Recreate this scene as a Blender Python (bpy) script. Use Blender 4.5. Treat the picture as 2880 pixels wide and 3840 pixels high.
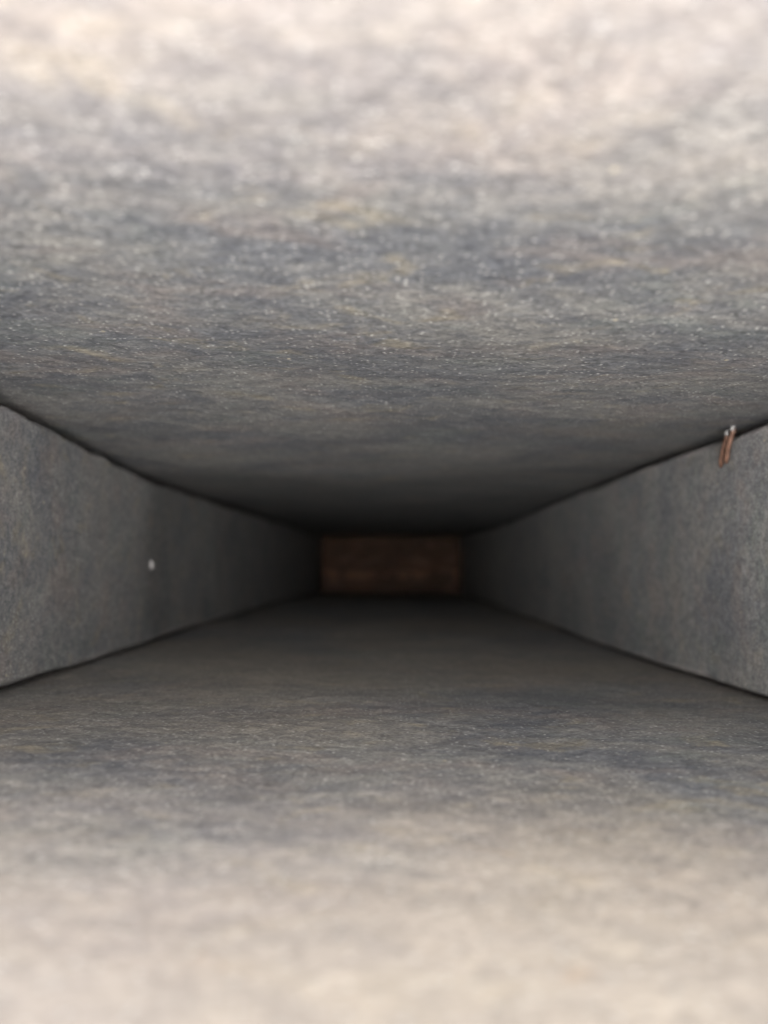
import bpy, math, random
import numpy as np

S = bpy.context.scene
for o in list(bpy.data.objects):
    bpy.data.objects.remove(o)

# ------------------------------------------------------------------ camera
U = 0.1                       # half the inner width of the shaft, metres
H = 1.045                     # height of the lens above the ground
ZM = 0.43                     # depth of the mouth below the lens (in U)
cd = bpy.data.cameras.new('camera')
cam = bpy.data.objects.new('camera', cd)
S.collection.objects.link(cam)
cam.location = (0, 0, H)
cam.rotation_euler = (math.radians(4.36), math.radians(0.58), 0)   # looks straight down the shaft
cd.sensor_fit = 'VERTICAL'
cd.sensor_height = 36.0
cd.lens = 18.0 / math.tan(math.radians(36.0))
cd.clip_start = 0.002
cd.clip_end = 300.0
cd.dof.use_dof = True
cd.dof.focus_distance = 0.150
cd.dof.aperture_fstop = cd.lens / 2.6
S.camera = cam

# ------------------------------------------------------------------ daylight
SUN_TILT = math.radians(9.0)          # high overcast sun, leaning to the -Y side
world = bpy.data.worlds.new('World')
S.world = world
world.use_nodes = True
nt = world.node_tree
sky = nt.nodes.new('ShaderNodeTexSky')
sky.sky_type = 'NISHITA'
sky.sun_disc = False
sky.sun_elevation = math.pi / 2 - SUN_TILT
sky.sun_rotation = math.pi
sky.air_density = 1.0
sky.dust_density = 6.0
sky.ozone_density = 1.0
hs = nt.nodes.new('ShaderNodeHueSaturation')
hs.inputs['Saturation'].default_value = 0.12      # grey cloud cover
bg = nt.nodes['Background']
bg.inputs['Strength'].default_value = 0.11
nt.links.new(sky.outputs['Color'], hs.inputs['Color'])
nt.links.new(hs.outputs['Color'], bg.inputs['Color'])
sl = bpy.data.lights.new('sun', 'SUN')
sl.energy = 1.5
sl.angle = math.radians(150)
sl.color = (1.0, 0.955, 0.9)
sun = bpy.data.objects.new('sun', sl)
sun.location = (0, -.9, 3.4)
sun.rotation_euler = (SUN_TILT, 0, 0)
S.collection.objects.link(sun)
S.view_settings.view_transform = 'Standard'
S.view_settings.look = 'None'
S.view_settings.gamma = 1
S.view_settings.exposure = 3.12
S.render.engine = 'CYCLES'
S.cycles.max_bounces = 12
S.cycles.diffuse_bounces = 8
S.cycles.use_denoising = True
S.cycles.denoising_quality = 'HIGH'

# ------------------------------------------------------------------ numpy noise
rng = np.random.RandomState(11)
_P = rng.permutation(4096)
_G = rng.rand(4096) * 2 * math.pi
def gnoise(x, y, seed=0):
    xi = np.floor(x).astype(np.int64); yi = np.floor(y).astype(np.int64)
    fx = x - xi; fy = y - yi
    u = fx*fx*fx*(fx*(fx*6-15)+10); v = fy*fy*fy*(fy*(fy*6-15)+10)
    def g(ix, iy, dx, dy):
        a = _G[_P[(ix + _P[(iy + seed*131) & 4095]) & 4095]]
        return np.cos(a)*dx + np.sin(a)*dy
    n00 = g(xi, yi, fx, fy); n10 = g(xi+1, yi, fx-1, fy)
    n01 = g(xi, yi+1, fx, fy-1); n11 = g(xi+1, yi+1, fx-1, fy-1)
    return (n00*(1-u)+n10*u)*(1-v) + (n01*(1-u)+n11*u)*v
def fbm(x, y, octaves, seed=0, gain=0.5):
    s = 0; a = 1.0
    for k in range(octaves):
        s = s + a*gnoise(x*2**k + 17.3*k, y*2**k - 9.1*k, seed+k)
        a *= gain
    return s
def riven(a, z, seed):
    """Relief of a riven slate face, in U; a = across, z = depth (U)."""
    h = 0.007*fbm(a*1.4, z*1.4, 2, seed)
    t = fbm(a*2.6, z*2.0, 4, seed+20, 0.55)*5.0           # split layers, little steps
    fl = np.floor(t); fr = t - fl
    sm = np.clip((fr-0.40)/0.2, 0, 1); sm = sm*sm*(3-2*sm)
    h = h + 0.0008*(fl+sm)
    h = h + 0.0006*fbm(a*14, z*14, 3, seed+40, 0.6)       # 7 mm lumps
    h = h + 0.0007*fbm(a*70, z*70, 2, seed+60, 0.6)       # grain
    return h
def curve(z, zs, vs):
    zz = np.geomspace(0.2, 14, 900)
    v = np.interp(np.log(zz), np.log(zs), vs)
    k = np.hanning(41); k /= k.sum()
    v = np.convolve(np.pad(v, 20, mode='edge'), k, 'valid')
    return np.interp(z, zz, v)
ZS = [0.3, 1.75, 2.95, 7.4, 9.8]
topL = lambda z: curve(z, ZS, [.455, .452, .378, .435, .43])
topR = lambda z: curve(z, ZS, [.40, .40, .41, .385, .43])
botL = lambda z: curve(z, ZS, [.329, .329, .334, .335, .40])
botR = lambda z: curve(z, ZS, [.359, .359, .388, .380, .41])
ZB = 10.45

# ------------------------------------------------------------------ mesh helpers
def link(name, me, mat, parent=None):
    o = bpy.data.objects.new(name, me)
    S.collection.objects.link(o)
    me.materials.append(mat)
    if parent is not None:
        o.parent = parent
    return o
def mesh_from(name, verts, faces, smooth=True):
    me = bpy.data.meshes.new(name)
    me.from_pydata(verts, [], faces)
    me.polygons.foreach_set('use_smooth', [smooth]*len(me.polygons))
    me.update()
    return me
def grid_solid(name, front, back_fn, flip=False):
    """front: (n, m, 3) dense face; back_fn maps the border loop to the outer side."""
    n, m, _ = front.shape
    idx = np.arange(n*m).reshape(n, m)
    q = np.stack([idx[:-1, :-1], idx[1:, :-1], idx[1:, 1:], idx[:-1, 1:]], -1).reshape(-1, 4)
    loop = np.concatenate([idx[:-1, 0], idx[-1, :-1], idx[:0:-1, -1], idx[0, :0:-1]])
    fv = front.reshape(-1, 3)
    bv = back_fn(fv[loop])
    L = len(loop); b0 = n*m
    j = np.arange(L); k = (j+1) % L
    sides = np.stack([loop[k], loop[j], b0+j, b0+k], -1)
    verts = np.concatenate([fv, bv])
    quads = np.concatenate([q, sides])
    nq = len(quads)
    me = bpy.data.meshes.new(name)
    me.vertices.add(len(verts)); me.vertices.foreach_set('co', verts.astype(np.float32).ravel())
    li = np.concatenate([quads.ravel(), b0 + j[::-1]])
    me.loops.add(len(li)); me.loops.foreach_set('vertex_index', li.astype(np.int32))
    me.polygons.add(nq+1)
    me.polygons.foreach_set('loop_start', np.concatenate([np.arange(nq)*4, [nq*4]]).astype(np.int32))
    sm = np.zeros(nq+1, bool); sm[:len(q)] = True
    me.polygons.foreach_set('use_smooth', sm)
    me.update(calc_edges=True)
    me.validate()
    if flip:
        me.flip_normals()
    return me
def W(x, y, z):
    """(across, up, depth) in U -> world metres."""
    return np.stack([x*U, y*U, H - z*U], -1)

# ------------------------------------------------------------------ materials
class NB:
    def __init__(s, name):
        s.m = bpy.data.materials.new(name); s.m.use_nodes = True
        s.t = s.m.node_tree; s.b = s.t.nodes['Principled BSDF']
        s.co = s.t.nodes.new('ShaderNodeTexCoord').outputs['Object']
    def node(s, ty, **kw):
        n = s.t.nodes.new(ty)
        for k, v in kw.items():
            setattr(n, k, v)
        return n
    def l(s, a, b): s.t.links.new(a, b)
    def moved(s, off, scale=(1, 1, 1)):
        n = s.node('ShaderNodeMapping'); s.l(s.co, n.inputs['Vector'])
        n.inputs['Location'].default_value = off; n.inputs['Scale'].default_value = scale
        return n.outputs['Vector']
    def noise(s, vec, scale, detail=4, rough=.55, dist=0):
        n = s.node('ShaderNodeTexNoise'); s.l(vec, n.inputs['Vector'])
        n.inputs['Scale'].default_value = scale; n.inputs['Detail'].default_value = detail
        n.inputs['Roughness'].default_value = rough; n.inputs['Distortion'].default_value = dist
        return n.outputs['Fac']
    def ramp(s, fac, a, b, lo=0., hi=1.):
        n = s.node('ShaderNodeMapRange', interpolation_type='SMOOTHSTEP'); s.l(fac, n.inputs['Value'])
        n.inputs['From Min'].default_value = a; n.inputs['From Max'].default_value = b
        n.inputs['To Min'].default_value = lo; n.inputs['To Max'].default_value = hi
        return n.outputs['Result']
    def mix(s, fac, a, b, blend='MIX'):
        n = s.node('ShaderNodeMix', data_type='RGBA', blend_type=blend)
        if isinstance(fac, (int, float)): n.inputs['Factor'].default_value = fac
        else: s.l(fac, n.inputs['Factor'])
        for v, k in ((a, 'A'), (b, 'B')):
            i = [x for x in n.inputs if x.name == k and x.type == 'RGBA'][0]
            if isinstance(v, tuple): i.default_value = (*v, 1)
            else: s.l(v, i)
        return [x for x in n.outputs if x.type == 'RGBA'][0]
    def math(s, op, a, b=0.):
        n = s.node('ShaderNodeMath', operation=op)
        for i, v in ((0, a), (1, b)):
            if isinstance(v, (int, float)): n.inputs[i].default_value = v
            else: s.l(v, n.inputs[i])
        return n.outputs[0]
    def bump(s, h, strength, dist, prev=None):
        n = s.node('ShaderNodeBump'); n.inputs['Strength'].default_value = strength
        n.inputs['Distance'].default_value = dist; s.l(h, n.inputs['Height'])
        if prev is not None: s.l(prev, n.inputs['Normal'])
        return n.outputs['Normal']
    def flecks(s, vec, scale, keep, r0, r1):
        v = s.node('ShaderNodeTexVoronoi'); s.l(vec, v.inputs['Vector'])
        v.inputs['Scale'].default_value = scale
        sp = s.node('ShaderNodeSeparateColor'); s.l(v.outputs['Color'], sp.inputs['Color'])
        on = s.math('GREATER_THAN', sp.outputs[0], 1-keep)
        near = s.ramp(v.outputs['Distance'], r1, r0)
        return s.math('MULTIPLY', on, near), v

def slate(name, seed, ochre=0.5, tan=0.0, tall=True, g=1.0, reach=.066, wg=1.0, soft=1.0):
    k = NB(name)
    st = (.5, 1, 1) if tall else (1, .8, 1)
    v = k.moved((seed*3.1, seed*1.7, -seed*2.3), st)
    n1 = k.noise(v, 42, 7, .62, .6)
    n2 = k.noise(k.moved((seed+5., 3., seed), st), 120, 5, .6, .8)
    n3 = k.noise(k.moved((seed+9., 7., seed), st), 72, 5, .6, .4)
    n4 = k.noise(k.moved((1., seed+2., 4.), st), 210, 4, .6, .5)
    n5 = k.noise(k.moved((6., seed+1., 8.)), 9, 3, .5, .3)
    c = k.mix(k.ramp(n1, .5-.14*soft, .5+.14*soft), (.118*g, .121*g, .130*g), (.185*g, .180*g, .171*g))
    c = k.mix(k.math('MULTIPLY', k.ramp(n3, .50, .66), .55), c, (.190*g, .165*g, .153*g))      # brownish mauve
    c = k.mix(k.math('MULTIPLY', k.ramp(n3, .46, .34), .5), c, (.138*g, .150*g, .144*g))       # greenish grey
    c = k.mix(k.math('MULTIPLY', k.ramp(n2, .55, .70), ochre), c, (.255*g, .220*g, .155*g))    # ochre streaks
    c = k.mix(k.math('MULTIPLY', k.ramp(n4, .52, .68), (.34/soft)), c, (.102*g, .107*g, .121*g))      # blue black
    if tan:
        c = k.mix(k.math('MULTIPLY', k.ramp(n5, .42, .62), tan), c, (.27*g, .225*g, .17*g))
    # tan weathering plus daylight painted into the colour near the mouth, ragged limit
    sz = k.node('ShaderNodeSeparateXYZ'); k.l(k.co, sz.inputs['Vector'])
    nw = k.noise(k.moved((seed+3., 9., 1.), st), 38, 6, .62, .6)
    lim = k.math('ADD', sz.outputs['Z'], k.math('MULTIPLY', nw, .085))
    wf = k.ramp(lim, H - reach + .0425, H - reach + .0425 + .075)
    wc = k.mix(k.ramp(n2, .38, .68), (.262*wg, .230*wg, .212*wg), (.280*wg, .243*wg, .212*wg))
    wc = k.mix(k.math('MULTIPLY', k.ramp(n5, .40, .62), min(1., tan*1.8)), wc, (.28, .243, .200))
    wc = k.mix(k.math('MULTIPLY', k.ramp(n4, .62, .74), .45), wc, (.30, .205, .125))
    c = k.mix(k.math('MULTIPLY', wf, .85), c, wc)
    sm = k.ramp(wf, 0., 1., 1., .42)                    # the weathered, lightened end is more even
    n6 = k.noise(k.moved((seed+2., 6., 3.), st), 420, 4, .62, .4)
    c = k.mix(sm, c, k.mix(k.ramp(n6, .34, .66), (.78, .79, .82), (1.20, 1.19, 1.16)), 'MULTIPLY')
    ar = k.node('ShaderNodeAttribute', attribute_name='arris')
    c = k.mix(k.math('MULTIPLY', ar.outputs['Fac'], .8), c, (.34, .315, .305))            # pale chipped arris
    g1 = k.noise(v, 2400, 3, .65)
    g2 = k.noise(v, 1000, 4, .62)
    c = k.mix(sm, c, k.mix(k.ramp(g1, .3, .7), (.58, .58, .58), (1.42, 1.42, 1.42)), 'MULTIPLY')
    c = k.mix(sm, c, k.mix(k.ramp(g2, .3, .7), (.84, .84, .85), (1.16, 1.16, 1.15)), 'MULTIPLY')
    f1, v1 = k.flecks(v, 1700, .20, .14, .38)
    f2, v2 = k.flecks(k.moved((seed, 2., 9.)), 420, .012, .10, .24)
    c = k.mix(k.math('MULTIPLY', f1, .7), c, (.48, .47, .44))
    c = k.mix(k.math('MULTIPLY', f2, .7), c, (.42, .37, .27))
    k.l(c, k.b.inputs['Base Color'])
    r = k.math('SUBTRACT', k.ramp(g2, .3, .7, .54, .70), k.math('MULTIPLY', f1, .22))
    k.l(r, k.b.inputs['Roughness'])
    k.b.inputs['Specular IOR Level'].default_value = .45
    b = k.bump(g2, .4, .0003)
    b = k.bump(g1, .55, .00016, b)
    b = k.bump(f1, .4, .00014, b)
    k.l(b, k.b.inputs['Normal'])
    return k.m

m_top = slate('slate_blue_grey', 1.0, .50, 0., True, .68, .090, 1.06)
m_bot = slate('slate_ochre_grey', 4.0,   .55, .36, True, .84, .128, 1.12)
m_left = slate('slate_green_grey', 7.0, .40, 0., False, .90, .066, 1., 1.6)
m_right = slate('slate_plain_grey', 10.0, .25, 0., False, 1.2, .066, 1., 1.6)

k = NB('dark_sealant')
n = k.noise(k.co, 300, 4, .6)
k.l(k.mix(k.ramp(n, .35, .65), (.014, .012, .012), (.040, .032, .030)), k.b.inputs['Base Color'])
k.b.inputs['Roughness'].default_value = .6
k.l(k.bump(n, .7, .001), k.b.inputs['Normal'])
m_seal = k.m

k = NB('red_brick')
n = k.noise(k.co, 40, 6, .65, .4); n2 = k.noise(k.moved((3, 1, 2)), 300, 4, .6); n3 = k.noise(k.moved((1, 5, 2), (1, 2.6, 1)), 30, 4, .55, .5)
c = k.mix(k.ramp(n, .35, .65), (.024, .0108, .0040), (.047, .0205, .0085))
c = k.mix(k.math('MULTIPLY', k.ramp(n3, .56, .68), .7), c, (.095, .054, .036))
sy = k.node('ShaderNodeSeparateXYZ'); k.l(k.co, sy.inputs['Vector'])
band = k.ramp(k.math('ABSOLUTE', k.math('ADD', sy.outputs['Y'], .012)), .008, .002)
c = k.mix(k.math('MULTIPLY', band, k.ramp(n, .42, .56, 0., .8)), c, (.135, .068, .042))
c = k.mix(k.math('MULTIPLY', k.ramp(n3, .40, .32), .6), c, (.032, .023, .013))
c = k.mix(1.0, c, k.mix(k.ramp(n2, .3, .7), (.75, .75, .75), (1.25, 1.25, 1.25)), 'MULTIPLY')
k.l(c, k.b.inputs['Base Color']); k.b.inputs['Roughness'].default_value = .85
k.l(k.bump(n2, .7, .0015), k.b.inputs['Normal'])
m_brick = k.m

k = NB('copper_brown_wire')
n = k.noise(k.moved((0, 0, 0), (1, .25, 1)), 1500, 4, .6)
k.l(k.mix(k.ramp(n, .35, .65), (.085, .045, .030), (.185, .10, .068)), k.b.inputs['Base Color'])
k.b.inputs['Metallic'].default_value = .35; k.b.inputs['Roughness'].default_value = .42
k.l(k.bump(n, .4, .0002), k.b.inputs['Normal'])
m_wire = k.m
k = NB('bright_cut_metal')
n = k.noise(k.co, 1800, 3, .6)
k.l(k.mix(k.ramp(n, .35, .65), (.14, .135, .13), (.27, .26, .255)), k.b.inputs['Base Color'])
k.b.inputs['Metallic'].default_value = .3; k.b.inputs['Roughness'].default_value = .35
m_tip = k.m
k = NB('white_mortar')
n = k.noise(k.co, 700, 4, .6)
k.l(k.mix(k.ramp(n, .3, .7), (.30, .28, .275), (.48, .455, .445)), k.b.inputs['Base Color'])
k.b.inputs['Roughness'].default_value = .8
k.l(k.bump(n, .5, .0006), k.b.inputs['Normal'])
m_chip = k.m
k = NB('paving_concrete')
n = k.noise(k.co, 5, 6, .6); n2 = k.noise(k.co, 220, 4, .6)
c = k.mix(k.ramp(n, .35, .65), (.20, .195, .185), (.29, .28, .26))
c = k.mix(1.0, c, k.mix(k.ramp(n2, .3, .7), (.75, .75, .75), (1.2, 1.2, 1.2)), 'MULTIPLY')
k.l(c, k.b.inputs['Base Color']); k.b.inputs['Roughness'].default_value = .9
k.l(k.bump(n2, .5, .002), k.b.inputs['Normal'])
m_ground = k.m

# ------------------------------------------------------------------ the ground it stands on
N = 24
gx = np.linspace(-60, 60, N); gv = [(x, y, 0.0) for x in gx for y in gx]
gf = [(i*N+j, (i+1)*N+j, (i+1)*N+j+1, i*N+j+1) for i in range(N-1) for j in range(N-1)]
g = link('ground', mesh_from('ground', gv, gf), m_ground)
g['kind'] = 'structure'; g['label'] = 'plain concrete ground under the slate shaft'

# ------------------------------------------------------------------ the slate shaft
root = bpy.data.objects.new('slate_shaft', None)
S.collection.objects.link(root)
root['label'] = 'hollow rectangular shaft of four rough grey slate slabs with dark joints'
root['category'] = 'stone shaft'

zr = np.geomspace(ZM, ZB, 560)
# broad slabs: upper and lower in the picture
xs = np.linspace(-1.34, 1.34, 400)
X, Z = np.meshgrid(xs, zr)
w = np.clip((X+1)/2, -.2, 1.2)
yT = topL(Z)*(1-w) + topR(Z)*w + riven(X, Z, 3)
me = grid_solid('slate_slab', W(X, yT, Z), lambda p: np.stack([p[:, 0], np.full(len(p), .72*U), p[:, 2]], -1))
o = link('slate_slab', me, m_top, root); o['label'] = 'broad blue-grey slate slab bright towards the mouth'
yB = botL(Z)*(1-w) + botR(Z)*w + riven(X, Z, 7)
me = grid_solid('slate_slab', W(X, -yB, Z), lambda p: np.stack([p[:, 0], np.full(len(p), -.74*U), p[:, 2]], -1), True)
o = link('slate_slab', me, m_bot, root); o['label'] = 'broad grey slate slab with ochre and tan patches'

# narrow slabs between them
def gaps(z, seed):
    a = .018 + .018*gnoise(z*1.6, z*0+seed+.5, seed) + .005*fbm(z*5, z*0+seed*2.+.5, 4, seed, .6)
    return np.clip(a, .004, .05)
def side_slab(sgn, fT, fB, seed, gT, gB, mat, label, ledge):
    t = np.linspace(0, 1, 150)
    T, Zz = np.meshgrid(t, zr)
    top = fT(Zz) - gT*gaps(Zz, seed)/.017; bot = -fB(Zz) + gB*gaps(Zz, seed+3)/.017
    Y = bot + (top-bot)*T
    x = 1.0 + riven(Y*1.0+seed, Zz, seed)
    if ledge:
        zl = 2.82 + .16*fbm(Y*4, Y*0+2., 4, 31)
        s_ = np.clip((Zz-zl)/.65, 0, 1); s_ = s_*s_*(3-2*s_)
        back = np.clip((Zz-zl-.1)/4.0, 0, 1)
        x = x + .036*s_*(1-back*.5)
    e = np.minimum(Y-bot, top-Y)                                 # arris worn and chipped
    ra = .016 + .014*np.clip(fbm(Zz*9, Y*9, 3, seed+9), -.8, 1)
    q = np.clip(1 - e/np.maximum(ra, .004), 0, 1)
    x = x + q*q*.020
    wear = np.clip(np.clip(1 - e/.030, 0, 1)*2.0, 0, 1)*np.clip(.30 + 1.9*fbm(Zz*3.1, (T > .5)*7.3 + Zz*0, 4, seed+14), 0, 1)
    P = W(sgn*x, Y, Zz)
    me = grid_solid('slate_slab', P, lambda p: np.stack([np.full(len(p), sgn*1.26*U), p[:, 1], p[:, 2]], -1), sgn > 0)
    if ledge: wear = wear*.4
    at = me.attributes.new('arris', 'FLOAT', 'POINT')
    full = np.zeros(len(me.vertices), np.float32); full[:wear.size] = wear.ravel()
    at.data.foreach_set('value', full)
    o = link('slate_slab', me, mat, root); o['label'] = label
side_slab(-1, topL, botL, 12, .032, .012, m_left, 'narrow greenish grey slab with a split ledge', True)
side_slab(+1, topR, botR, 15, .018, .010, m_right, 'narrow plain grey slab opposite the ledged one', False)

# dark sealant pressed into the four long joints
def bead(sgn, f, up, seed, depth, label):
    z = np.geomspace(ZM+.01, ZB, 420)
    prof = 7
    F = np.zeros((len(z), prof, 3))
    lump = .006*fbm(z*9, z*0+seed, 3, seed)
    for i in range(prof):
        a = i/(prof-1)                               # 0 at the side slab, 1 at the broad slab
        y = (f(z) - .085 + .100*a)
        x = 1.0 + depth + lump*(1+.5*math.sin(3*a)) + .012*(1-abs(2*a-1))
        F[:, i] = W(sgn*x, up*y, z)
    me = grid_solid('sealant_bead', F, lambda p: np.stack([np.full(len(p), sgn*1.18*U), p[:, 1], p[:, 2]], -1), (sgn > 0) != (up < 0))
    o = link('sealant_bead', me, m_seal, root)
    if label: o['label'] = label
bead(-1, topL, 1, 51, .058, 'wide brownish black joint line')
bead(1, topR, 1, 52, .045, None)
bead(-1, botL, -1, 53, .058, None)
bead(1, botR, -1, 54, .035, None)

# ------------------------------------------------------------------ the brick at the bottom
bx0, bx1, by0, by1 = -.985, .985, -.385, .415
zt = 9.8
nx, ny = 150, 66
A, B = np.meshgrid(np.linspace(bx0, bx1, nx), np.linspace(by0, by1, ny), indexing='ij')
hb = .030*fbm(A*2.2, B*4.2, 4, 70) + .012*fbm(A*10, B*10, 3, 75)
hb += .035*np.exp(-((B+.13+.03*np.sin(A*5))/.05)**2)*(.5+.5*np.sign(np.sin(A*4.2+.6)))*np.clip(1.2-np.abs(A), 0, 1)
hb += .025*np.exp(-((B-.2)/.07)**2 - ((A+.45)/.25)**2) - .03*np.exp(-(A/.03)**2)*(B > -.02)
e = np.minimum(np.minimum(A-bx0, bx1-A), np.minimum(B-by0, by1-B))
hb -= .05*np.clip(1-e/.05, 0, 1)**2
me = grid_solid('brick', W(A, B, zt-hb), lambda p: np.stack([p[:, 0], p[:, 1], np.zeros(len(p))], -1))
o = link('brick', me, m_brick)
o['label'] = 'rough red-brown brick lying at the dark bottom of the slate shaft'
o['category'] = 'brick'

# ------------------------------------------------------------------ copper-brown wire clip in the upper right joint
def tube(pts, rad, seg=14):
    pts = np.array(pts, float); n = len(pts); V = []; Fc = []
    for i in range(n):
        d = pts[min(i+1, n-1)] - pts[max(i-1, 0)]; d /= np.linalg.norm(d)
        a = np.cross(d, [0.3, .1, 1]); a /= np.linalg.norm(a); b = np.cross(d, a)
        for s_ in range(seg):
            th = 2*math.pi*s_/seg
            V.append(tuple(pts[i] + rad[i]*(a*math.cos(th) + b*math.sin(th))))
    for i in range(n-1):
        for s_ in range(seg):
            s2 = (s_+1) % seg
            Fc.append((i*seg+s_, i*seg+s2, (i+1)*seg+s2, (i+1)*seg+s_))
    Fc.append(tuple(range(seg))[::-1]); Fc.append(tuple((n-1)*seg+s_ for s_ in range(seg)))
    return V, Fc
clip = bpy.data.objects.new('wire_clip', None)
S.collection.objects.link(clip)
clip['label'] = 'pair of short copper-brown prongs with bright tips sticking out of the right-hand joint'
clip['category'] = 'wire clip'
cb = W(np.array(.975), np.array(.378), np.array(2.06))
clip.location = tuple(cb)
def clip_leg(dz, y0, ln):
    P = []; R = []
    for i in range(12):
        t = i/11
        x = .984 - .004*math.sin(t*3.1) ; y = y0 - ln*t; z = 2.045 + dz + .055*t
        P.append(W(np.array(x), np.array(y), np.array(z)) - cb)
        R.append(0.0068*U*(1 - .75*max(0, (t-.86)/.14)**1.5))
    V, Fc = tube(P, R)
    leg = link('prong', mesh_from('prong', V, Fc), m_wire, clip)
    P = [W(np.array(.980 + .04*max(0, t-.6)), np.array(y0 - .006 + .020*t), np.array(2.045+dz)) - cb for t in (0, .3, .6, .85, 1)]
    V, Fc = tube(P, [.0069*U, .0070*U, .0067*U, .005*U, .003*U])
    link('metal_tip', mesh_from('metal_tip', V, Fc), m_tip, leg)
clip_leg(.000, .384, .094)
clip_leg(-.036, .392, .094)

# ------------------------------------------------------------------ pale chip on the left ledge
def blob(c, r, seed, flat=1):
    V = []; Fc = []; n, m = 9, 14
    for i in range(n+1):
        ph = math.pi*i/n
        for j in range(m):
            th = 2*math.pi*j/m
            d = np.array([math.sin(ph)*math.cos(th), math.sin(ph)*math.sin(th), math.cos(ph)])
            s_ = 1 + .35*float(gnoise(np.array(d[0]*1.7+seed), np.array(d[1]*1.7+d[2]*1.3), seed))*2
            V.append(tuple(d*s_*np.array(r)))
    for i in range(n):
        for j in range(m):
            j2 = (j+1) % m
            Fc.append((i*m+j, (i+1)*m+j, (i+1)*m+j2, i*m+j2))
    me = mesh_from('mortar_chip', V, Fc)
    return me
chip = link('mortar_chip', blob(None, (.0010, .0018, .0014), 5), m_chip)
chip.location = tuple(W(np.array(-1.004), np.array(.004), np.array(2.95)))
chip.rotation_euler = (.25, 0, .1)
chip['label'] = 'small whitish chip stuck on the left slab at the edge of its ledge'
chip['category'] = 'mortar chip'
